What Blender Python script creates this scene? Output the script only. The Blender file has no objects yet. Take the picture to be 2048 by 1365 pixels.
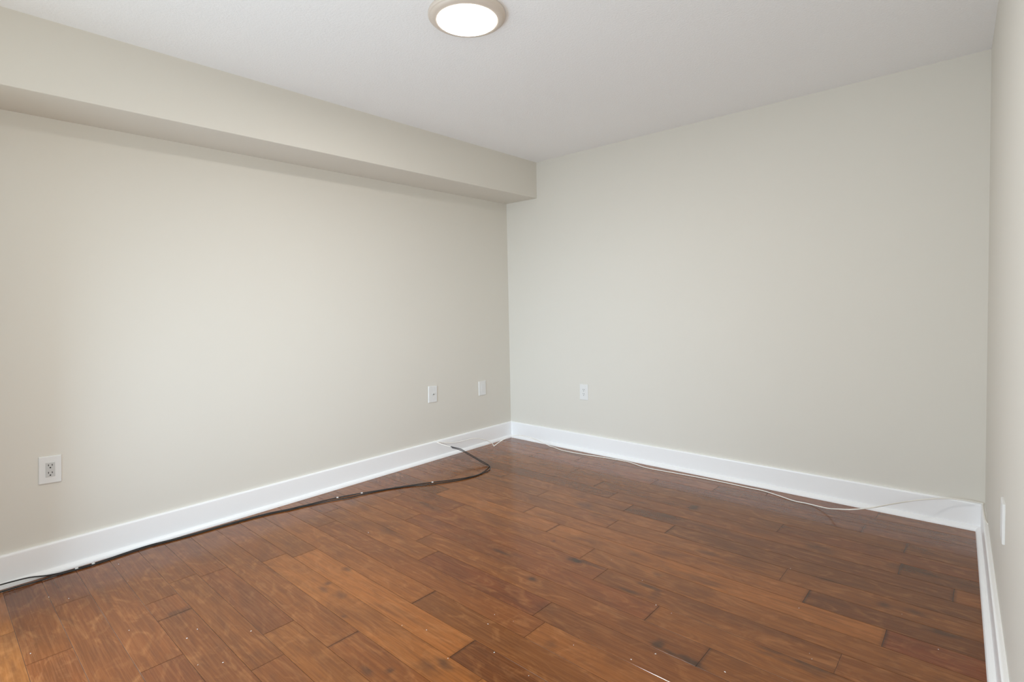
import bpy, bmesh, math, random
from mathutils import Vector, Matrix, noise

# ------------------------------------------------------------------ camera, world, lights, exposure
sc = bpy.context.scene
COL = sc.collection
YAW, PITCH, ROLL, FPX = -0.73102, -0.06825, -0.02067, 1064.3
CAM = Vector((3.2366, -3.57216, 1.20588))
fw = Vector((math.sin(YAW) * math.cos(PITCH), math.cos(YAW) * math.cos(PITCH), math.sin(PITCH)))
rt = Vector((math.cos(YAW), -math.sin(YAW), 0))
up = rt.cross(fw)
rt2 = rt * math.cos(ROLL) + up * math.sin(ROLL)
up2 = -rt * math.sin(ROLL) + up * math.cos(ROLL)
cam_data = bpy.data.cameras.new('camera')
cam_data.sensor_fit = 'HORIZONTAL'
cam_data.sensor_width = 36.0
cam_data.lens = 36.0 * FPX / 2048.0
cam_data.clip_start = 0.01
cam = bpy.data.objects.new('camera', cam_data)
COL.objects.link(cam)
m = Matrix((rt2, up2, -fw)).transposed().to_4x4()
m.translation = CAM
cam.matrix_world = m
sc.camera = cam

world = bpy.data.worlds.new('world')
sc.world = world
world.use_nodes = True
bgn = world.node_tree.nodes['Background']
bgn.inputs['Color'].default_value = (0.75, 0.86, 1.0, 1)
bgn.inputs['Strength'].default_value = 0.3

def area_light(name, loc, target, sx, sy, power, color):
    d = bpy.data.lights.new(name, 'AREA')
    d.shape = 'RECTANGLE'; d.size = sx; d.size_y = sy
    d.energy = power; d.color = color
    o = bpy.data.objects.new(name, d)
    COL.objects.link(o)
    o.location = loc
    o.rotation_euler = (Vector(target) - Vector(loc)).to_track_quat('-Z', 'Y').to_euler()
    return o

LAMP_POWER, LAMP_COLOR = 17.8, (1.0, 0.965, 0.92)      # the ceiling light in the photo
LENS = 6.0
# area lamps at the openings behind the camera: inferred daylight plus added fill
area_light('fill_right_wall', (0.5, -3.95, 1.4), (3.3, -1.6, 1.4), 0.3, 1.3, 8.5, (0.92, 1.0, 0.95))  # unseen lamp added to brighten the right wall
area_light('daylight_lower', (1.1, -3.955, 0.55), (3.0, -1.2, 0.35), 1.4, 0.9, 37.0, (0.60, 0.80, 1.0))
area_light('fill_far_corner', (1.4, -3.953, 1.2), (0.15, 0, 0.25), 1.2, 1.2, 6.7, (0.65, 0.83, 1.0)).data.spread = 1.1  # narrow lamp added to lift the dim far corner
area_light('fill_left_wall', (2.9, -3.955, 1.05), (0.9, -2.0, 1.5), 0.7, 1.9, 31.0, (0.95, 0.98, 0.93))  # added fill with no known source, lifts the soffit and left wall

sc.view_settings.view_transform = 'Standard'
sc.view_settings.look = 'None'
sc.view_settings.gamma = 1.0
sc.view_settings.use_curve_mapping = False
sc.view_settings.exposure = -0.09
sc.cycles.use_denoising = True
sc.cycles.max_bounces = 12
sc.cycles.diffuse_bounces = 8
sc.cycles.sample_clamp_indirect = 6.0

# ------------------------------------------------------------------ room dimensions (metres)
H = 2.4                  # ceiling height
W = 3.2552               # far wall length
PA, LEAN = 0.03483, -0.01944   # the right wall is neither square nor quite plumb
SD, SH = 0.3496, 0.2981  # soffit depth and drop
BH = 0.1424              # baseboard height
SHOE = 0.0371
YB = -3.98               # rear wall, just behind the camera
XR = 3.55                # the planks run on under the right wall
T = 0.12

# cable routes and fleck positions (metres)
WHITE=[(0.0008,-0.9064,0.1460),(0.0120,-0.9004,0.1354),(0.0241,-0.8441,0.1195),(0.0425,-0.7550,0.1025),(0.0613,-0.6627,0.1019),(0.0803,-0.5676,0.1049),(0.0941,-0.4944,0.0913),(0.1086,-0.4206,0.0591),(0.1191,-0.3716,0.0269),(0.1245,-0.3596,0.0035),(0.1281,-0.3570,0.0079),(0.1672,-0.3290,0.0429),(0.2201,-0.2911,0.0788),(0.2726,-0.2536,0.0969),(0.3245,-0.2165,0.0960),(0.3932,-0.1673,0.0751),(0.4615,-0.1185,0.0372),(0.5227,-0.0746,0.0035),(0.6347,-0.1055,0.0035),(0.7649,-0.1119,0.0035),(0.8787,-0.1018,0.0035),(1.0058,-0.0824,0.0035),(1.1321,-0.0693,0.0035),(1.2513,-0.0669,0.0035),(1.3834,-0.1049,0.0035),(1.4465,-0.1113,0.0035),(1.5949,-0.1012,0.0035),(1.8051,-0.0875,0.0035),(1.9724,-0.0849,0.0035),(2.1329,-0.0919,0.0035),(2.2080,-0.0906,0.0035),(2.3193,-0.1250,0.0035),(2.4108,-0.1578,0.0035),(2.4900,-0.1580,0.0036),(2.5920,-0.2160,0.0219),(2.6570,-0.2840,0.0541),(2.7200,-0.3100,0.0754),(2.8000,-0.2720,0.0921),(2.8800,-0.1900,0.1069),(2.9450,-0.1180,0.1160),(2.9720,-0.1060,0.1242),(3.0290,-0.0830,0.1383),(3.0810,-0.0650,0.1489),(3.1310,-0.0510,0.1542),(3.1770,-0.0420,0.1538),(3.2429,-0.0163,0.1459),(3.2441,-0.0503,0.1459),(3.2466,-0.1203,0.1459),(3.2535,-0.2600,0.1459),(3.2590,-0.3100,0.1465),(3.2640,-0.3350,0.1480)]
BLACK_A=[(0.0008,-0.9014,0.1400),(0.0120,-0.8954,0.1323),(0.0636,-0.8782,0.1189),(0.1055,-0.8634,0.1107),(0.1467,-0.8481,0.1054),(0.2173,-0.8237,0.0949),(0.2542,-0.8164,0.0818),(0.3235,-0.8038,0.0578),(0.3939,-0.7937,0.0332),(0.4488,-0.7852,0.0163),(0.4790,-0.7842,0.0045),(0.5047,-0.8185,0.0045),(0.5469,-0.9057,0.0045),(0.5666,-0.9909,0.0045),(0.5446,-1.0915,0.0045),(0.4978,-1.1892,0.0045),(0.4440,-1.2780,0.0045),(0.3951,-1.3685,0.0045),(0.3658,-1.4300,0.0045),(0.3225,-1.5206,0.0045),(0.2843,-1.6121,0.0045),(0.2518,-1.6857,0.0045),(0.2105,-1.7886,0.0045),(0.1876,-1.8636,0.0045),(0.1692,-1.9392,0.0045),(0.1550,-2.0310,0.0045),(0.1419,-2.0885,0.0045),(0.1329,-2.1466,0.0045),(0.1001,-2.2522,0.0045),(0.0838,-2.3604,0.0045),(0.0758,-2.4667,0.0045),(0.0719,-2.5180,0.0045),(0.0680,-2.6181,0.0045),(0.0580,-2.7537,0.0045),(0.0436,-2.8447,0.0045),(0.0508,-2.9533,0.0045),(0.0641,-3.0565,0.0045),(0.0641,-3.1328,0.0045),(0.0578,-3.2050,0.0045),(0.0425,-3.2472,0.0052),(0.0425,-3.3065,0.0199),(0.0425,-3.3561,0.0240),(0.0425,-3.4043,0.0258),(0.0425,-3.4966,0.0286),(0.0425,-3.9400,0.0290)]
BLACK_B=[(0.1440,-0.8535,0.1010),(0.2213,-0.8272,0.0864),(0.2582,-0.8199,0.0733),(0.3275,-0.8073,0.0493),(0.3979,-0.7972,0.0247),(0.4528,-0.7887,0.0078),(0.4860,-0.7842,0.0045),(0.5192,-0.8148,0.0045),(0.5551,-0.8623,0.0045),(0.5696,-0.9387,0.0045),(0.5724,-1.0213,0.0045),(0.5603,-1.1063,0.0045),(0.5215,-1.2102,0.0045),(0.4719,-1.3014,0.0045),(0.4380,-1.3601,0.0045),(0.3872,-1.4256,0.0045),(0.3323,-1.5277,0.0045),(0.2965,-1.6204,0.0045),(0.2721,-1.6989,0.0045),(0.2469,-1.8107,0.0045),(0.2198,-1.8823,0.0045),(0.1933,-1.9524,0.0045),(0.1709,-2.0392,0.0045),(0.1577,-2.0963,0.0045),(0.1486,-2.1541,0.0045),(0.1156,-2.2591,0.0045),(0.0991,-2.3666,0.0045),(0.0907,-2.4722,0.0045),(0.0867,-2.5232,0.0045),(0.0825,-2.6228,0.0045),(0.0720,-2.7576,0.0045),(0.0608,-2.8490,0.0045),(0.0675,-2.9569,0.0045),(0.0802,-3.0595,0.0045),(0.0798,-3.1354,0.0045),(0.0733,-3.2072,0.0045),(0.0760,-3.2772,0.0045),(0.0699,-3.3435,0.0045),(0.0697,-3.4077,0.0045),(0.0697,-3.9400,0.0045)]
FLECKS=[(0.728,-3.379),(0.838,-3.111),(1.033,-2.938),(1.065,-2.983),(1.260,-3.009),(1.314,-2.948),(0.364,-3.219),(0.157,-3.002),(0.387,-3.015),(0.282,-3.273),(1.204,-2.810),(1.835,-2.144),(1.921,-2.130),(1.991,-2.309),(2.157,-2.321),(2.178,-2.099),(2.420,-1.958),(2.633,-1.896),(2.356,-1.698),(2.371,-2.037),(2.152,-1.549),(1.951,-1.471),(2.284,-1.684),(2.609,-1.036),(0.790,-2.030),(1.891,-2.434),(1.614,-2.421),(1.708,-2.379),(2.817,-1.621),(2.830,-1.647),(3.025,-1.148),(3.143,-1.319),(2.719,-1.349),(1.858,-2.205)]

# ------------------------------------------------------------------ materials
def new_mat(name):
    mt = bpy.data.materials.new(name)
    mt.use_nodes = True
    nt = mt.node_tree
    return mt, nt, nt.nodes['Principled BSDF']

def paint(name, col, rough, bump_scale=0.0, bump=0.0, dist=0.001, spec=0.5, var=0.015):
    mt, nt, b = new_mat(name)
    N, L = nt.nodes, nt.links
    tc = N.new('ShaderNodeTexCoord')
    n0 = N.new('ShaderNodeTexNoise'); n0.inputs['Scale'].default_value = 1.7; n0.inputs['Detail'].default_value = 2
    L.new(tc.outputs['Object'], n0.inputs['Vector'])
    mx = N.new('ShaderNodeMix'); mx.data_type = 'RGBA'
    mx.inputs['A'].default_value = (*[c * (1 - var) for c in col], 1)
    mx.inputs['B'].default_value = (*[min(1, c * (1 + var)) for c in col], 1)
    L.new(n0.outputs['Fac'], mx.inputs['Factor'])
    L.new(mx.outputs['Result'], b.inputs['Base Color'])
    b.inputs['Roughness'].default_value = rough
    b.inputs['Specular IOR Level'].default_value = spec
    if bump:
        nz = N.new('ShaderNodeTexNoise'); nz.inputs['Scale'].default_value = bump_scale
        nz.inputs['Detail'].default_value = 4; nz.inputs['Roughness'].default_value = 0.6
        L.new(tc.outputs['Object'], nz.inputs['Vector'])
        bp = N.new('ShaderNodeBump'); bp.inputs['Strength'].default_value = bump; bp.inputs['Distance'].default_value = dist
        L.new(nz.outputs['Fac'], bp.inputs['Height'])
        L.new(bp.outputs['Normal'], b.inputs['Normal'])
    return mt

M_WALL = paint('wall_paint', (0.697, 0.669, 0.608), 0.62, 160, 0.12, 0.0008, 0.3)
M_CEIL = paint('ceiling_texture_paint', (0.885, 0.89, 0.895), 0.85, 95, 0.55, 0.004, 0.2)
M_TRIM = paint('white_trim_paint', (0.90, 0.90, 0.905), 0.30, 40, 0.03, 0.0006, 0.5, 0.006)
M_PLATE = paint('white_plastic', (0.75, 0.75, 0.74), 0.34, 200, 0.02, 0.0003, 0.5, 0.004)
M_GREYPL = paint('grey_plastic', (0.56, 0.56, 0.55), 0.35, 200, 0.02, 0.0003, 0.5, 0.004)
M_DARK = paint('dark_slot', (0.012, 0.011, 0.010), 0.6)
M_BLACK = paint('black_cable_jacket', (0.012, 0.011, 0.011), 0.33, 300, 0.05, 0.0004, 0.5)
M_WHITE = paint('white_cable_jacket', (0.86, 0.83, 0.775), 0.38, 300, 0.03, 0.0003, 0.5)
M_BAND = paint('clear_white_band', (0.75, 0.75, 0.73), 0.22, 120, 0.02, 0.0002, 0.6)
M_FLECK = paint('white_paint_fleck', (0.86, 0.85, 0.82), 0.6)
M_STEEL = paint('screw_steel', (0.62, 0.62, 0.60), 0.35)

mt, nt, b = new_mat('satin_nickel_ring'); M_RING = mt
b.inputs['Base Color'].default_value = (0.66, 0.585, 0.51, 1)
b.inputs['Metallic'].default_value = 0.12
b.inputs['Roughness'].default_value = 0.42
nz = nt.nodes.new('ShaderNodeTexNoise'); nz.inputs['Scale'].default_value = 220
bp_ = nt.nodes.new('ShaderNodeBump'); bp_.inputs['Strength'].default_value = 0.04; bp_.inputs['Distance'].default_value = 0.0005
nt.links.new(nz.outputs['Fac'], bp_.inputs['Height']); nt.links.new(bp_.outputs['Normal'], b.inputs['Normal'])

mt, nt, b = new_mat('lit_diffuser'); M_LENS = mt
b.inputs['Base Color'].default_value = (0.9, 0.9, 0.88, 1)
b.inputs['Roughness'].default_value = 0.5
b.inputs['Emission Color'].default_value = (1.0, 0.955, 0.89, 1)
b.inputs['Emission Strength'].default_value = LENS

def wood():
    mt, nt, b = new_mat('stained_plank_floor')
    N, L = nt.nodes, nt.links
    def math_(op, a, c=None, v=None):
        n = N.new('ShaderNodeMath'); n.operation = op
        if hasattr(a, 'is_output'): L.new(a, n.inputs[0])
        else: n.inputs[0].default_value = a
        if c is not None:
            if hasattr(c, 'is_output'): L.new(c, n.inputs[1])
            else: n.inputs[1].default_value = c
        return n.outputs[0]
    def mix(f, A, B, bt='MIX'):
        n = N.new('ShaderNodeMix'); n.data_type = 'RGBA'; n.blend_type = bt
        for k, v in (('Factor', f), ('A', A), ('B', B)):
            if hasattr(v, 'is_output'): L.new(v, n.inputs[k])
            elif k == 'Factor': n.inputs[k].default_value = v
            else: n.inputs[k].default_value = (*v, 1)
        return n.outputs['Result']
    tc = N.new('ShaderNodeTexCoord')
    at = N.new('ShaderNodeAttribute'); at.attribute_name = 'plank'
    mk = N.new('ShaderNodeAttribute'); mk.attribute_name = 'mark'
    sp = N.new('ShaderNodeSeparateColor'); L.new(at.outputs['Color'], sp.inputs[0])
    sm = N.new('ShaderNodeSeparateColor'); L.new(mk.outputs['Color'], sm.inputs[0])
    tone, hue, seed = sp.outputs[0], sp.outputs[1], sp.outputs[2]
    cb = N.new('ShaderNodeCombineXYZ')
    L.new(math_('MULTIPLY', seed, 37.0), cb.inputs[0]); L.new(math_('MULTIPLY', seed, 91.0), cb.inputs[2])
    ad = N.new('ShaderNodeVectorMath'); ad.operation = 'ADD'
    L.new(tc.outputs['Object'], ad.inputs[0]); L.new(cb.outputs[0], ad.inputs[1])
    def grain(sx, sy, scale, detail, dist=0.0, rough=0.55):
        mp = N.new('ShaderNodeMapping'); mp.inputs['Scale'].default_value = (sx, sy, 1)
        L.new(ad.outputs[0], mp.inputs['Vector'])
        n = N.new('ShaderNodeTexNoise'); n.inputs['Scale'].default_value = scale
        n.inputs['Detail'].default_value = detail; n.inputs['Roughness'].default_value = rough
        n.inputs['Distortion'].default_value = dist
        L.new(mp.outputs[0], n.inputs['Vector'])
        return n.outputs['Fac']
    g1 = grain(1.6, 16, 1.6, 4, 1.6)       # broad figure along the board
    g2 = grain(5, 150, 1.0, 5, 0.4, 0.65)   # fine pores
    g3 = grain(3.4, 8, 1.5, 3, 2.5)         # blotchy stain take-up
    base = mix(tone, (0.088, 0.027, 0.006), (0.355, 0.117, 0.023))
    base = mix(hue, base, (0.19, 0.044, 0.013))
    def ramp(x, a, c):
        n = N.new('ShaderNodeMapRange'); L.new(x, n.inputs['Value'])
        n.inputs['From Min'].default_value = a; n.inputs['From Max'].default_value = c
        return n.outputs[0]
    c1 = mix(math_('MULTIPLY', ramp(g1, 0.42, 0.75), 0.34), base, (0.060, 0.020, 0.007))
    c2 = mix(math_('MULTIPLY', ramp(g3, 0.50, 0.78), 0.34), c1, (0.46, 0.195, 0.065))
    g4 = grain(1.1, 2.6, 2.2, 4, 1.2)       # cloudy stain depth
    c2 = mix(math_('MULTIPLY', ramp(g4, 0.46, 0.74), 0.50), c2, (0.075, 0.026, 0.009))
    c3 = mix(math_('MULTIPLY', ramp(g2, 0.46, 0.70), 0.24), c2, (0.060, 0.020, 0.007))
    c3 = mix(math_('MULTIPLY', ramp(g2, 0.54, 0.28), 0.14), c3, (0.48, 0.21, 0.08))
    c4 = mix(math_('MULTIPLY', sm.outputs[0], 0.88), c3, (0.030, 0.019, 0.013))
    c5 = mix(math_('MULTIPLY', sm.outputs[1], 0.5), c4, (0.62, 0.47, 0.37))
    c6 = mix(math_('MULTIPLY', sm.outputs[2], 0.8), c5, (0.030, 0.013, 0.007))
    L.new(c6, b.inputs['Base Color'])
    rg = N.new('ShaderNodeMapRange'); L.new(g1, rg.inputs['Value'])
    rg.inputs['From Min'].default_value = 0.3; rg.inputs['From Max'].default_value = 0.7
    rg.inputs['To Min'].default_value = 0.12; rg.inputs['To Max'].default_value = 0.20
    L.new(rg.outputs[0], b.inputs['Roughness'])
    b.inputs['Specular IOR Level'].default_value = 0.42
    bp = N.new('ShaderNodeBump'); bp.inputs['Strength'].default_value = 0.10; bp.inputs['Distance'].default_value = 0.002
    L.new(math_('ADD', g1, math_('MULTIPLY', g2, 0.25)), bp.inputs['Height'])
    L.new(bp.outputs['Normal'], b.inputs['Normal'])
    return mt
M_WOOD = wood()

# ------------------------------------------------------------------ builders
def finish(name, bm, mat, parent=None, smooth=False, normals=True):
    if normals:
        bmesh.ops.recalc_face_normals(bm, faces=bm.faces)
    me = bpy.data.meshes.new(name)
    bm.to_mesh(me); bm.free()
    if smooth:
        for p in me.polygons: p.use_smooth = True
    me.materials.append(mat)
    o = bpy.data.objects.new(name, me)
    COL.objects.link(o)
    if parent: o.parent = parent
    return o

def tag(o, label=None, cat=None, group=None, kind=None):
    if label: o['label'] = label
    if cat: o['category'] = cat
    if group: o['group'] = group
    if kind: o['kind'] = kind
    return o

def structure(name, bm, mat, label=None, **k):
    o = finish(name, bm, mat, **k)
    o['kind'] = 'structure'
    if label: o['label'] = label
    return o

def empty(name, loc, label, cat, group=None, rot=None):
    o = bpy.data.objects.new(name, None)
    o.empty_display_size = 0.05
    COL.objects.link(o)
    o.location = loc
    if rot: o.rotation_euler = rot
    return tag(o, label, cat, group)

def hexa(bm, p):        # 8 corners: bottom loop 0-3, top loop 4-7
    v = [bm.verts.new(q) for q in p]
    for f in ((3, 2, 1, 0), (4, 5, 6, 7), (0, 1, 5, 4), (1, 2, 6, 5), (2, 3, 7, 6), (3, 0, 4, 7)):
        bm.faces.new([v[i] for i in f])

def box(bm, a, c):
    (x0, y0, z0), (x1, y1, z1) = a, c
    hexa(bm, [(x0, y0, z0), (x1, y0, z0), (x1, y1, z0), (x0, y1, z0),
              (x0, y0, z1), (x1, y0, z1), (x1, y1, z1), (x0, y1, z1)])

def bevel(bm, w, seg=2, edges=None):
    bmesh.ops.bevel(bm, geom=list(edges or bm.edges), offset=w, segments=seg, affect='EDGES', profile=0.5)

def pw(s, z, off=0.0):   # a point on the right wall: s along it from the far corner, off into the room
    return Vector((W + LEAN * z + math.sin(PA) * s - math.cos(PA) * off,
                   -math.cos(PA) * s - math.sin(PA) * off, z))

# ------------------------------------------------------------------ room shell
bm = bmesh.new(); box(bm, (-T, YB, 0), (0, 0, H)); structure('wall_left', bm, M_WALL, 'long pale greige left wall under the soffit')
bm = bmesh.new(); box(bm, (-T, 0, 0), (W + 0.2, T, H)); structure('wall_far', bm, M_WALL, 'pale greige far wall facing the camera')
bm = bmesh.new()
SE = -(YB - T) / math.cos(PA)
a0, a1 = pw(0, 0), pw(SE, 0); c0, c1 = pw(0, H), pw(SE, H)
t_ = Vector((T, 0, 0))
hexa(bm, [a0, a1, a1 + t_, a0 + t_, c0, c1, c1 + t_, c0 + t_])
structure('wall_right', bm, M_WALL, 'pale greige right wall beside the camera')
bm = bmesh.new()
WX0, WX1, WZ0, WZ1 = 0.35, 2.05, 0.06, 2.10      # glass door opening behind the camera
xe = pw(-YB / math.cos(PA), 1.2).x + 0.01
box(bm, (-T, YB - T, 0), (WX1, YB, WZ0)); box(bm, (-T, YB - T, WZ1), (xe, YB, H))
box(bm, (-T, YB - T, WZ0), (WX0, YB, WZ1)); box(bm, (WX1, YB - T, 0), (2.50, YB, WZ1)); box(bm, (3.28, YB - T, 0), (xe, YB, WZ1))
structure('wall_rear', bm, M_WALL)
bm = bmesh.new(); box(bm, (-T, YB - T, H), (XR + T, T, H + 0.1)); structure('ceiling', bm, M_CEIL, 'white stippled ceiling')
bm = bmesh.new(); box(bm, (0, YB, H - SH), (SD, 0, H))
es = [e for e in bm.edges if all(abs(v.co.x - SD) < 1e-4 and abs(v.co.z - (H - SH)) < 1e-4 for v in e.verts)]
bevel(bm, 0.004, 3, es)
structure('trim_1', bm, M_WALL, 'boxed-in soffit painted as the wall along the top of the left wall')

bm = bmesh.new()
for x in (WX0, (WX0 + WX1) / 2 - 0.03, WX1 - 0.06): box(bm, (x, YB - 0.09, WZ0), (x + 0.06, YB - 0.03, WZ1))
for z in (WZ0, WZ1 - 0.06): box(bm, (WX0, YB - 0.088, z), (WX1, YB - 0.032, z + 0.06))
structure('window_1', bm, M_TRIM)

# baseboards: one profile (thickness, height) with a quarter-round shoe, mitred in the corners
PROF = [(0, 0), (SHOE, 0), (0.0362, 0.007), (0.0335, 0.0135), (0.0285, 0.019), (0.0225, 0.0225), (0.0172, 0.0235),
        (0.0170, 0.026), (0.0170, 0.1335), (0.0160, 0.1385), (0.0125, 0.1418), (0.0100, BH), (0, BH)]
def baseboard(name, p0, p1, label):
    bm = bmesh.new()
    A = [bm.verts.new(p0(t, z)) for t, z in PROF]; B = [bm.verts.new(p1(t, z)) for t, z in PROF]
    n = len(PROF)
    for i in range(n):
        j = (i + 1) % n
        bm.faces.new((A[i], A[j], B[j], B[i]))
    bm.faces.new(A); bm.faces.new(B[::-1])
    return structure(name, bm, M_TRIM, label)
def mitre_p(t, z):
    s = (t - math.sin(PA) * t) / math.cos(PA)
    return pw(s, z, t)
baseboard('baseboard_left', lambda t, z: (t, -t, z), lambda t, z: (t, YB, z), 'white baseboard along the left wall')
baseboard('baseboard_far', lambda t, z: (t, -t, z), mitre_p, 'white baseboard along the far wall')
baseboard('baseboard_right', mitre_p, lambda t, z: pw(SE, z, t), 'white baseboard along the right wall')

# ------------------------------------------------------------------ plank floor
SEAM = [-0.0, -0.155, -0.282, -0.408, -0.543, -0.670, -0.797, -0.919, -1.045, -1.177, -1.298, -1.423, -1.552, -1.680,
        -1.806, -1.931, -2.055, -2.179, -2.303, -2.426, -2.546, -2.672, -2.790, -2.902, -3.022, -3.150, -3.272, -3.40]
while SEAM[-1] > YB: SEAM.append(SEAM[-1] - 0.1255)
SEAM[-1] = YB
JOINT = {1: [0.9, 1.962], 2: [0.55, 1.60, 2.780], 3: [1.04, 2.972], 4: [0.35, 1.328, 2.45], 5: [1.514, 2.976],
         6: [0.72, 1.693, 3.165], 7: [1.15, 2.010], 8: [0.45, 1.74, 2.60], 9: [1.254, 2.719], 10: [0.62, 1.521, 2.995],
         11: [0.9, 1.827], 12: [0.46, 1.983, 2.9], 13: [0.807, 2.297], 14: [1.068, 2.550], 15: [0.35, 1.247, 1.953, 2.82],
         16: [0.506, 2.016, 3.1], 17: [1.521, 2.5], 18: [0.75, 1.890], 19: [0.680, 2.05, 2.9], 20: [1.515, 2.6],
         21: [0.60, 1.262, 2.4], 22: [0.556, 1.432, 2.7], 23: [0.680, 0.855, 2.2], 24: [1.154, 2.9], 25: [0.4, 1.7],
         26: [0.802, 2.2], 27: [0.5, 1.6, 3.0]}
# tone (0 dark .. 1 light) and redness of boards that stand out: (row, index) -> (tone, red)
TONE = {(10, 1): (0.74, 0.05), (10, 2): (0.80, 0.0), (10, 3): (0.24, 0.75), (9, 1): (0.66, 0.05), (9, 2): (0.26, 0.1),
        (11, 1): (0.62, 0.1), (11, 2): (0.58, 0.0), (12, 2): (0.46, 0.05), (12, 1): (0.52, 0.35), (13, 1): (0.50, 0.4), (13, 2): (0.62, 0.0),
        (14, 1): (0.52, 0.15), (14, 2): (0.48, 0.0), (15, 1): (0.58, 0.1), (15, 2): (0.30, 0.5), (15, 3): (0.46, 0.1), (16, 1): (0.50, 0.2),
        (16, 2): (0.62, 0.0), (17, 0): (0.66, 0.1), (17, 1): (0.44, 0.0), (18, 1): (0.84, 0.05), (18, 2): (0.24, 0.15),
        (19, 1): (0.72, 0.0), (19, 2): (0.70, 0.0), (20, 0): (0.52, 0.1), (20, 1): (0.50, 0.2), (21, 1): (0.46, 0.3), (21, 2): (0.56, 0.0), (22, 1): (0.46, 0.1),
        (22, 2): (0.50, 0.2), (23, 2): (0.40, 0.2), (23, 1): (0.48, 0.3), (22, 0): (0.48, 0.2), (21, 0): (0.5, 0.2), (23, 0): (0.5, 0.2), (24, 0): (0.50, 0.3), (24, 1): (0.40, 0.4), (25, 0): (0.42, 0.35), (25, 1): (0.40, 0.3), (26, 0): (0.38, 0.3), (26, 1): (0.40, 0.4),
        (6, 1): (0.56, 0.1), (6, 2): (0.34, 0.1), (7, 1): (0.62, 0.0), (7, 2): (0.36, 0.0), (8, 1): (0.60, 0.1), (8, 2): (0.56, 0.0), (8, 3): (0.5, 0.0),
        (5, 1): (0.52, 0.1), (5, 2): (0.30, 0.1), (4, 1): (0.54, 0.1), (4, 2): (0.42, 0.1), (1, 1): (0.60, 0.1), (1, 2): (0.36, 0.0), (3, 2): (0.42, 0.1),
        (13, 0): (0.62, 0.1), (14, 0): (0.60, 0.1), (12, 0): (0.54, 0.2), (27, 1): (0.62, 0.0), (27, 0): (0.8, 0.0)}
# knots and mineral streaks: x, y, half length, half width, strength
KNOT = [(1.824, -1.580, .030, .016, .95), (1.800, -1.590, .022, .008, .8), (1.875, -1.566, .035, .010, .7), (1.93, -1.57, .06, .008, .6),
        (1.774, -1.842, .020, .012, .8), (1.514, -1.742, .05, .010, .55), (2.212, -1.573, .07, .010, .75), (2.15, -1.662, .06, .009, .7),
        (2.25, -1.615, .02, .03, .45), (2.406, -1.904, .018, .022, .8), (2.455, -1.918, .030, .010, .75), (2.525, -1.917, .05, .014, .85),
        (1.987, -0.617, .025, .035, .8), (1.930, -0.828, .05, .018, .6), (1.84, -0.87, .13, .04, .35), (2.965, -1.113, .03, .018, .6), (3.061, -1.103, .04, .014, .5),
        (2.847, -1.690, .06, .012, .75), (2.718, -1.687, .05, .009, .65), (1.109, -2.445, .014, .014, .8), (1.135, -2.480, .03, .012, .55),
        (1.060, -2.318, .020, .016, .55), (1.387, -2.530, .015, .010, .6), (1.789, -2.599, .010, .012, .7), (1.900, -2.462, .04, .016, .75),
        (1.87, -2.50, .05, .025, .5), (0.855, -1.95, .05, .03, .4), (2.673, -0.735, .06, .03, .45), (3.148, -1.195, .05, .016, .5),
        (2.268, -1.12, .04, .016, .4), (2.179, -1.460, .02, .010, .5), (2.336, -1.385, .09, .02, .35), (1.622, -1.483, .006, .006, .9),
        (3.02, -0.716, .07, .03, .5), (0.845, -2.945, .02, .04, .45), (1.737, -2.650, .03, .012, .6), (2.80, -1.715, .1, .01, .5),
        (2.113, -2.150, .02, .02, .4), (1.233, -2.457, .03, .02, .4), (0.76, -1.58, .12, .03, .35), (1.463, -0.978, .05, .03, .4), (2.747, -1.046, .05, .01, .5),
        (1.97, -1.985, .05, .035, .35), (1.57, -1.72, .03, .01, .4), (2.0, -1.36, .03, .02, .3)]
# bevel glints painted as pale seam lines: y, x0, x1
GLINT = [(-2.303, 1.98, 2.35, .9), (-2.055, 2.05, 2.75, .42), (-1.931, 2.38, 2.9, .8), (-1.931, 1.6, 2.2, .35), (-1.806, 2.1, 2.95, .9), (-1.680, 2.32, 2.9, .8), (-1.680, 1.55, 2.3, .4),
        (-1.552, 2.35, 2.7, .6), (-1.806, 1.30, 1.7, .6), (-2.179, 2.0, 2.3, .5), (-3.150, 0.5, 1.3, .6), (-3.272, 0.5, 1.2, .5), (-3.022, 0.4, 0.8, .4),
        (-2.426, 1.2, 1.32, .5), (-2.546, 1.45, 1.56, .5), (-2.902, 0.5, 0.8, .4), (-1.423, 3.0, 3.1, .2), (-2.303, 1.6, 1.95, .3), (-2.055, 1.2, 1.9, .35), (-2.79, 1.05, 1.4, .3)]
# open, dark board ends: x, row
OPEN = {(17, 1.521): 1, (18, 1.890): .9, (9, 2.719): 1, (10, 2.995): 1, (6, 3.165): .9, (5, 2.976): .8, (3, 2.972): .7, (7, 2.010): .7,
        (10, 1.521): .8, (9, 1.254): .6, (4, 1.328): .6, (13, 2.297): .7, (14, 2.550): .8, (20, 1.515): .9, (11, 1.827): .3, (2, 2.780): .7, (6, 1.693): .5, (23, .855): .6}

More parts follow.
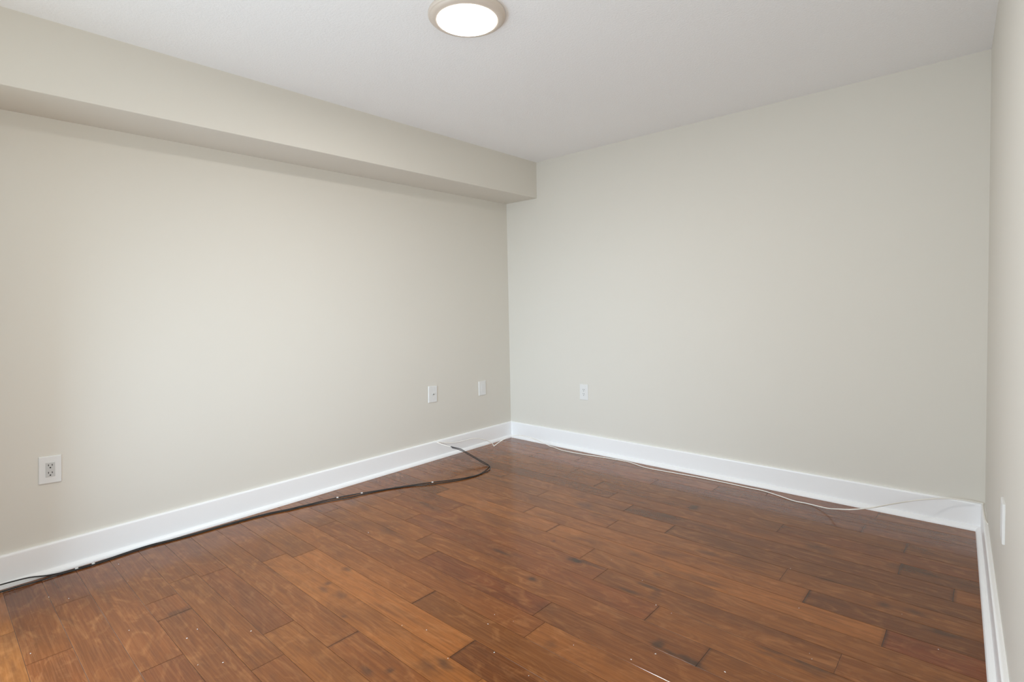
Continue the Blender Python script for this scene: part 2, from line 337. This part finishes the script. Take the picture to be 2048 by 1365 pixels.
def build_floor():
    rnd = random.Random(7)
    bm = bmesh.new()
    lp = bm.verts.layers.float_color.new('plank')
    lm = bm.verts.layers.float_color.new('mark')
    GAP, BW, DEP = 0.0004, 0.0011, 0.0005
    def ends(row):
        xs = list(JOINT.get(row, []))
        if not xs:
            x = rnd.uniform(0.2, 1.2)
            while x < XR - 0.3:
                xs.append(x); x += rnd.uniform(0.5, 1.4)
        else:
            x = xs[-1] + rnd.uniform(0.7, 1.3)
            while x < XR - 0.3 :
                if x > 3.2: xs.append(x)
                x += rnd.uniform(0.6, 1.2)
        return [0.0] + xs + [XR]
    for r in range(len(SEAM) - 1):
        y1, y0 = SEAM[r], SEAM[r + 1]
        xs = ends(r)
        for i in range(len(xs) - 1):
            x0, x1 = xs[i], xs[i + 1]
            tone, red = TONE.get((r, i), (min(.85, max(.2, rnd.gauss(0.5, 0.12))), rnd.choice((0, 0, .1, .2, .35))))
            seed = rnd.random()
            tone = max(.12, .5 + (tone - .5) * 1.2 - .08)
            far = y0 < -3.65
            step = 0.25 if far else 0.012
            def line(a, c, st):
                n = max(1, int(round((c - a - 2 * GAP - 2 * BW) / st)))
                return [a + GAP] + [a + GAP + BW + (c - a - 2 * GAP - 2 * BW) * k / n for k in range(n + 1)] + [c - GAP]
            X, Y = line(x0, x1, step), line(y0, y1, 0.06 if far else 0.0095)
            grid = []
            for jy, yy in enumerate(Y):
                rowv = []
                for jx, xx in enumerate(X):
                    rim = jx in (0, len(X) - 1) or jy in (0, len(Y) - 1)
                    v = bm.verts.new((xx, yy, -DEP if rim else 0.0))
                    v[lp] = (tone, red, seed, 1)
                    dk = 0.0; glint = 0.0; op = 0.0
                    if not far:
                        w1 = noise.noise((xx * 14, yy * 45, seed * 9)) * 0.55
                        w2 = noise.noise((xx * 40, yy * 90, 3 + seed * 9)) * 0.45
                        for kx, ky, kl, kw, ks in KNOT:
                            if abs(xx - kx) < kl * 2.6 and abs(yy - ky) < kw * 2.6 + 0.01:
                                if not (y0 - 0.004 <= ky <= y1 + 0.004): continue
                                d = math.hypot((xx - kx) / kl, (yy - ky) / kw) + w1 + w2
                                dk = max(dk, ks * max(0.0, min(1.0, 1.55 - d)))
                        edge_y = y1 if jy == len(Y) - 1 else (y0 if jy == 0 else None)
                        if edge_y is not None:
                            for dy, dx0, dx1, ds in GLINT:
                                if abs(edge_y - dy) < 0.003 and dx0 < xx < dx1:
                                    f = min(1, (xx - dx0) / 0.06, (dx1 - xx) / 0.06)
                                    glint = max(glint, ds * f * (0.55 + 0.6 * noise.noise((xx * 9, dy * 7, 1.5))))
                            if glint == 0: op = 0.16
                        if jx <= 1 and i > 0:
                            op = max(op, OPEN.get((r, x0), 0.22) * (1 if jx == 0 else 0.75))
                        if jx >= len(X) - 2 and i < len(xs) - 2:
                            op = max(op, OPEN.get((r, x1), 0.22) * (1 if jx == len(X) - 1 else 0.4))
                    else:
                        if rim: op = 0.5
                    v[lm] = (max(0, dk), max(0, min(1, glint)), op, 1)
                    rowv.append(v)
                grid.append(rowv)
            for jy in range(len(Y) - 1):
                for jx in range(len(X) - 1):
                    bm.faces.new((grid[jy][jx], grid[jy][jx + 1], grid[jy + 1][jx + 1], grid[jy + 1][jx]))
    # sub-floor under the joints, with the floor's thickness
    z = -0.0012
    q = [(-T, YB - T, -0.06), (XR + T, YB - T, -0.06), (XR + T, T, -0.06), (-T, T, -0.06),
         (-T, YB - T, z), (XR + T, YB - T, z), (XR + T, T, z), (-T, T, z)]
    n0 = len(bm.verts); hexa(bm, q); bm.verts.ensure_lookup_table()
    for v in bm.verts[n0:]:
        v[lp] = (0.1, 0, 0, 1); v[lm] = (0, 0, 1, 1)
    return structure('floor', bm, M_WOOD, 'dark reddish-brown hardwood plank floor', normals=False)
build_floor()

# ------------------------------------------------------------------ ceiling light
def lathe(bm, prof, n=96):
    rings = []
    for r, z in prof:
        rings.append([bm.verts.new((r * math.cos(2 * math.pi * k / n), r * math.sin(2 * math.pi * k / n), z)) for k in range(n)]
                     if r > 1e-6 else [bm.verts.new((0, 0, z))])
    for a, c in zip(rings[:-1], rings[1:]):
        for k in range(n):
            j = (k + 1) % n
            if len(c) == 1: bm.faces.new((a[k], a[j], c[0]))
            elif len(a) == 1: bm.faces.new((a[0], c[j], c[k]))
            else: bm.faces.new((a[k], a[j], c[j], c[k]))

def ceiling_light(x, y, power, label):
    root = empty('ceiling_light', (x, y, H), label, 'light')
    bm = bmesh.new()
    lathe(bm, [(0.150, 0.0), (0.157, -0.001), (0.1585, -0.004), (0.1585, -0.013), (0.156, -0.0165), (0.1525, -0.018), (0.1515, -0.0185),
               (0.1490, -0.0225), (0.140, -0.0265), (0.130, -0.0285), (0.1245, -0.0285), (0.1235, -0.0265), (0.1235, -0.015)])
    finish('trim_ring', bm, M_RING, root, True)
    bm = bmesh.new()
    lathe(bm, [(0.1232, -0.016), (0.1232, -0.0275), (0.121, -0.0305), (0.112, -0.0350), (0.092, -0.0395), (0.060, -0.0430), (0.030, -0.0446), (0, -0.045)])
    finish('diffuser', bm, M_LENS, root, True)['label'] = 'glowing white diffuser'
    d = bpy.data.lights.new('ceiling_light_lamp', 'AREA')
    d.shape = 'DISK'; d.size = 0.24; d.energy = power; d.color = LAMP_COLOR
    o = bpy.data.objects.new('ceiling_light_lamp', d); COL.objects.link(o)
    o.location = (x, y, H - 0.048)
    return root
lamp = ceiling_light(1.605, -1.988, LAMP_POWER, 'round flush ceiling light, glowing white with a satin nickel ring')
# ------------------------------------------------------------------ wall plates (local: x across, z up, -y out of the wall)
def plate_mesh(w, h, th=0.0062, hole=None):
    bm = bmesh.new()
    o_ = [(-w / 2, -h / 2), (w / 2, -h / 2), (w / 2, h / 2), (-w / 2, h / 2)]
    box(bm, (-w / 2, -th, -h / 2), (w / 2, 0, h / 2))
    es = [e for e in bm.edges if all(v.co.y < -th + 1e-5 for v in e.verts)]
    bevel(bm, 0.0032, 3, es)
    return bm

def cyl(bm, r, y0, y1, cx=0, cz=0, n=20):
    A = [bm.verts.new((cx + r * math.cos(2 * math.pi * k / n), y0, cz + r * math.sin(2 * math.pi * k / n))) for k in range(n)]
    B = [bm.verts.new((cx + r * math.cos(2 * math.pi * k / n), y1, cz + r * math.sin(2 * math.pi * k / n))) for k in range(n)]
    for k in range(n):
        j = (k + 1) % n
        bm.faces.new((A[k], A[j], B[j], B[k]))
    bm.faces.new(A); bm.faces.new(B)

def screw(root, z, mat):
    bm = bmesh.new(); cyl(bm, 0.0032, -0.0060, -0.0069, 0, z, 16)
    finish('screw', bm, mat, root)

def receptacle(root, mat, grey, slots=((-0.0065, 0.0065), (-0.0065, 0.0065))):
    bm = bmesh.new()
    box(bm, (-0.0168, -0.0078, -0.0335), (0.0168, -0.0055, 0.0335))
    bevel(bm, 0.0012, 2, [e for e in bm.edges if all(v.co.y < -0.0077 for v in e.verts)])
    rec = finish('receptacle', bm, mat, root)
    if grey: rec['label'] = 'light grey receptacle insert'
    for zc, sl in ((0.0175, slots[0]), (-0.0175, slots[1])):
        for sx in sl:
            bm = bmesh.new(); box(bm, (sx - 0.0013, -0.0081, zc + 0.0005), (sx + 0.0013, -0.0076, zc + 0.0085))
            finish('slot', bm, M_DARK, rec)
        bm = bmesh.new(); cyl(bm, 0.0030, -0.0081, -0.0076, 0, zc - 0.0075, 16)
        finish('ground_hole', bm, M_DARK, rec)
    return rec

RL = (0, 0, math.radians(90))     # faces +x from the left wall
root = empty('power_outlet', (0, -3.2035, 0.484), 'wide white power outlet with grey insert, low on the left wall', 'outlet', rot=(0, math.radians(3.2), math.radians(90)))
finish('cover_plate', plate_mesh(0.082, 0.127), M_PLATE, root)
receptacle(root, M_GREYPL, True)
screw(root, 0.048, M_PLATE); screw(root, -0.048, M_PLATE)

root = empty('jack_plate', (0, -0.911, 0.517), 'white wall plate with a small dark jack in its centre, on the left wall', 'wall plate', rot=(0, math.radians(2.3), math.radians(90)))
finish('cover_plate', plate_mesh(0.086, 0.129), M_PLATE, root)
bm = bmesh.new(); cyl(bm, 0.0068, -0.006, -0.0085, 0, 0, 6); cyl(bm, 0.0048, -0.0085, -0.0145, 0, 0, 16)
jk = finish('coax_jack', bm, M_STEEL, root); jk['label'] = 'small dark metal jack'
bm = bmesh.new(); cyl(bm, 0.0038, -0.0143, -0.0149, 0, 0, 14); finish('jack_opening', bm, M_DARK, jk)
screw(root, 0.042, M_PLATE); screw(root, -0.042, M_PLATE)

root = empty('blank_plate', (0, -0.362, 0.493), 'plain blank white wall plate on the left wall, nearest the corner', 'wall plate', rot=RL)
finish('cover_plate', plate_mesh(0.084, 0.122), M_PLATE, root)
bm = bmesh.new(); box(bm, (-0.0165, -0.0072, -0.033), (0.0165, -0.0055, 0.033)); bevel(bm, 0.0008, 2, [e for e in bm.edges if all(v.co.y < -0.0071 for v in e.verts)])
finish('blank_insert', bm, M_PLATE, root)

root = empty('power_outlet', (0.8085, 0, 0.4855), 'narrow white power outlet on the far wall', 'outlet')
finish('cover_plate', plate_mesh(0.080, 0.128), M_PLATE, root)
receptacle(root, M_PLATE, False, ((-0.0065, 0.0065), (-0.0065, 0.0065)))
screw(root, 0.048, M_PLATE); screw(root, -0.048, M_PLATE)

c = pw(1.345, 0.499)
root = empty('edge_on_plate', c, 'white wall plate seen almost edge-on on the right wall', 'wall plate', rot=(0, 0, math.radians(-90) + PA))
root.name = 'wall_plate'
finish('cover_plate', plate_mesh(0.080, 0.127, 0.007), M_PLATE, root)
screw(root, 0.042, M_PLATE); screw(root, -0.042, M_PLATE)
root.rotation_euler = (Vector((-1, -math.tan(PA), LEAN)).normalized()).to_track_quat('-Y', 'Z').to_euler()

# ------------------------------------------------------------------ cables
def smooth_path(P, n=6):
    P = [Vector(q) for q in P]
    Q = [P[0] * 2 - P[1]] + P + [P[-1] * 2 - P[-2]]
    out = []
    for i in range(1, len(Q) - 2):
        p0, p1, p2, p3 = Q[i - 1:i + 3]
        t0 = 0; t1 = max(1e-5, (p1 - p0).length ** .5); t2 = t1 + max(1e-5, (p2 - p1).length ** .5); t3 = t2 + max(1e-5, (p3 - p2).length ** .5)
        for k in range(n):
            t = t1 + (t2 - t1) * k / n
            a1 = p0 * ((t1 - t) / (t1 - t0)) + p1 * ((t - t0) / (t1 - t0))
            a2 = p1 * ((t2 - t) / (t2 - t1)) + p2 * ((t - t1) / (t2 - t1))
            a3 = p2 * ((t3 - t) / (t3 - t2)) + p3 * ((t - t2) / (t3 - t2))
            b1 = a1 * ((t2 - t) / (t2 - t0)) + a2 * ((t - t0) / (t2 - t0))
            b2 = a2 * ((t3 - t) / (t3 - t1)) + a3 * ((t - t1) / (t3 - t1))
            out.append(b1 * ((t2 - t) / (t2 - t1)) + b2 * ((t - t1) / (t2 - t1)))
    out.append(Vector(P[-1]))
    return out

def tube(name, path, r, mat, parent=None, seg=10):
    bm = bmesh.new()
    rings = []
    nrm = None
    for i, q in enumerate(path):
        tan = (path[min(i + 1, len(path) - 1)] - path[max(i - 1, 0)]).normalized()
        if nrm is None: nrm = tan.orthogonal().normalized()
        else:
            nrm = (nrm - tan * nrm.dot(tan))
            nrm = nrm.normalized() if nrm.length > 1e-6 else tan.orthogonal().normalized()
        bi = tan.cross(nrm)
        rings.append([bm.verts.new(q + (nrm * math.cos(2 * math.pi * k / seg) + bi * math.sin(2 * math.pi * k / seg)) * r) for k in range(seg)])
    for a, c in zip(rings[:-1], rings[1:]):
        for k in range(seg):
            j = (k + 1) % seg
            bm.faces.new((a[k], a[j], c[j], c[k]))
    bm.faces.new(rings[0]); bm.faces.new(rings[-1][::-1])
    return finish(name, bm, mat, parent, True)

def keep_up(path, r):     # never let a smoothed cable dip into the floor
    for q in path:
        if q.z < r + 0.0004: q.z = r + 0.0004
        if q.z < 0.026:
            if q.x < SHOE + r + 0.001 and q.x > -0.005 and q.y < -0.95: q.x = SHOE + r + 0.001
            if q.y > -SHOE - r - 0.001: q.y = -SHOE - r - 0.001
    return path

wp = keep_up(smooth_path(WHITE), 0.0031)
o = tube('white_cable', wp, 0.0031, M_WHITE)
tag(o, 'thin white cable arching from the left wall and trailing along the far baseboard', 'cable')

pa_ = keep_up(smooth_path(BLACK_A), 0.0031)
root = empty('black_cable', (0.50, -0.80, 0), 'black cable with white bands, upper of the pair along the left baseboard', 'cable')
root_inv = Matrix.Translation(-root.location)
def under(o_, par):
    o_.data.transform(Matrix.Translation(-par.location)); o_.parent = par
CUT = next(i for i, q in enumerate(pa_) if q.x > 0.135)
jk = tube('jacket', pa_[CUT - 1:], 0.0031, M_BLACK); under(jk, root)
sv = tube('white_sleeve', pa_[:CUT], 0.0032, M_WHITE); under(sv, root); sv['label'] = 'white end section of the black cable'
def at_y(path, y):
    c_ = [i for i in range(60, len(path) - 2)]
    return min(c_, key=lambda i: abs(path[i].y - y))
for y in (-1.295, -1.724, -1.859, -3.084, -3.139):  # short pale bands around the cable
    i = at_y(pa_, y)
    d = (pa_[i + 1] - pa_[i]).normalized()
    band = tube('pale_band', [pa_[i] - d * 0.006, pa_[i] + d * 0.006], 0.0039, M_BAND, None, 14); under(band, root)
    for v in band.data.vertices: v.co.z += 0.0008
pb_ = keep_up(smooth_path(BLACK_B), 0.0029)
o = tube('black_cable', pb_, 0.0029, M_BLACK)
tag(o, 'second black cable, lower of the pair, lying flat beside the left baseboard', 'cable')

# ------------------------------------------------------------------ paint flecks on the floor
rnd = random.Random(3)
first = None
for i, (x, y) in enumerate(FLECKS):
    if first is None:
        bm = bmesh.new()
        ring = [(1.0, .1), (.55, .5), (-.2, .45), (-.9, .2), (-1.0, -.25), (-.3, -.5), (.5, -.35)]
        A = [bm.verts.new((a * .0026, c * .0034, 0)) for a, c in ring]
        B = [bm.verts.new((a * .0019, c * .0026, 0.0011 + 0.0004 * (k % 2))) for k, (a, c) in enumerate(ring)]
        n = len(ring)
        for k in range(n): bm.faces.new((A[k], A[(k + 1) % n], B[(k + 1) % n], B[k]))
        bm.faces.new(B); bm.faces.new(A[::-1])
        first = finish('paint_fleck', bm, M_FLECK)
        o = first
    else:
        o = first.copy(); COL.objects.link(o)
    o.location = (x, y, 0.0001)
    o.rotation_euler = (0, 0, rnd.uniform(0, 6.28))
    s = rnd.uniform(0.30, 0.85)
    o.scale = (s * rnd.uniform(.9, 1.8), s, s)
    tag(o, 'tiny white paint fleck lying on the brown plank floor', 'fleck', 'paint flecks scattered on the floor')
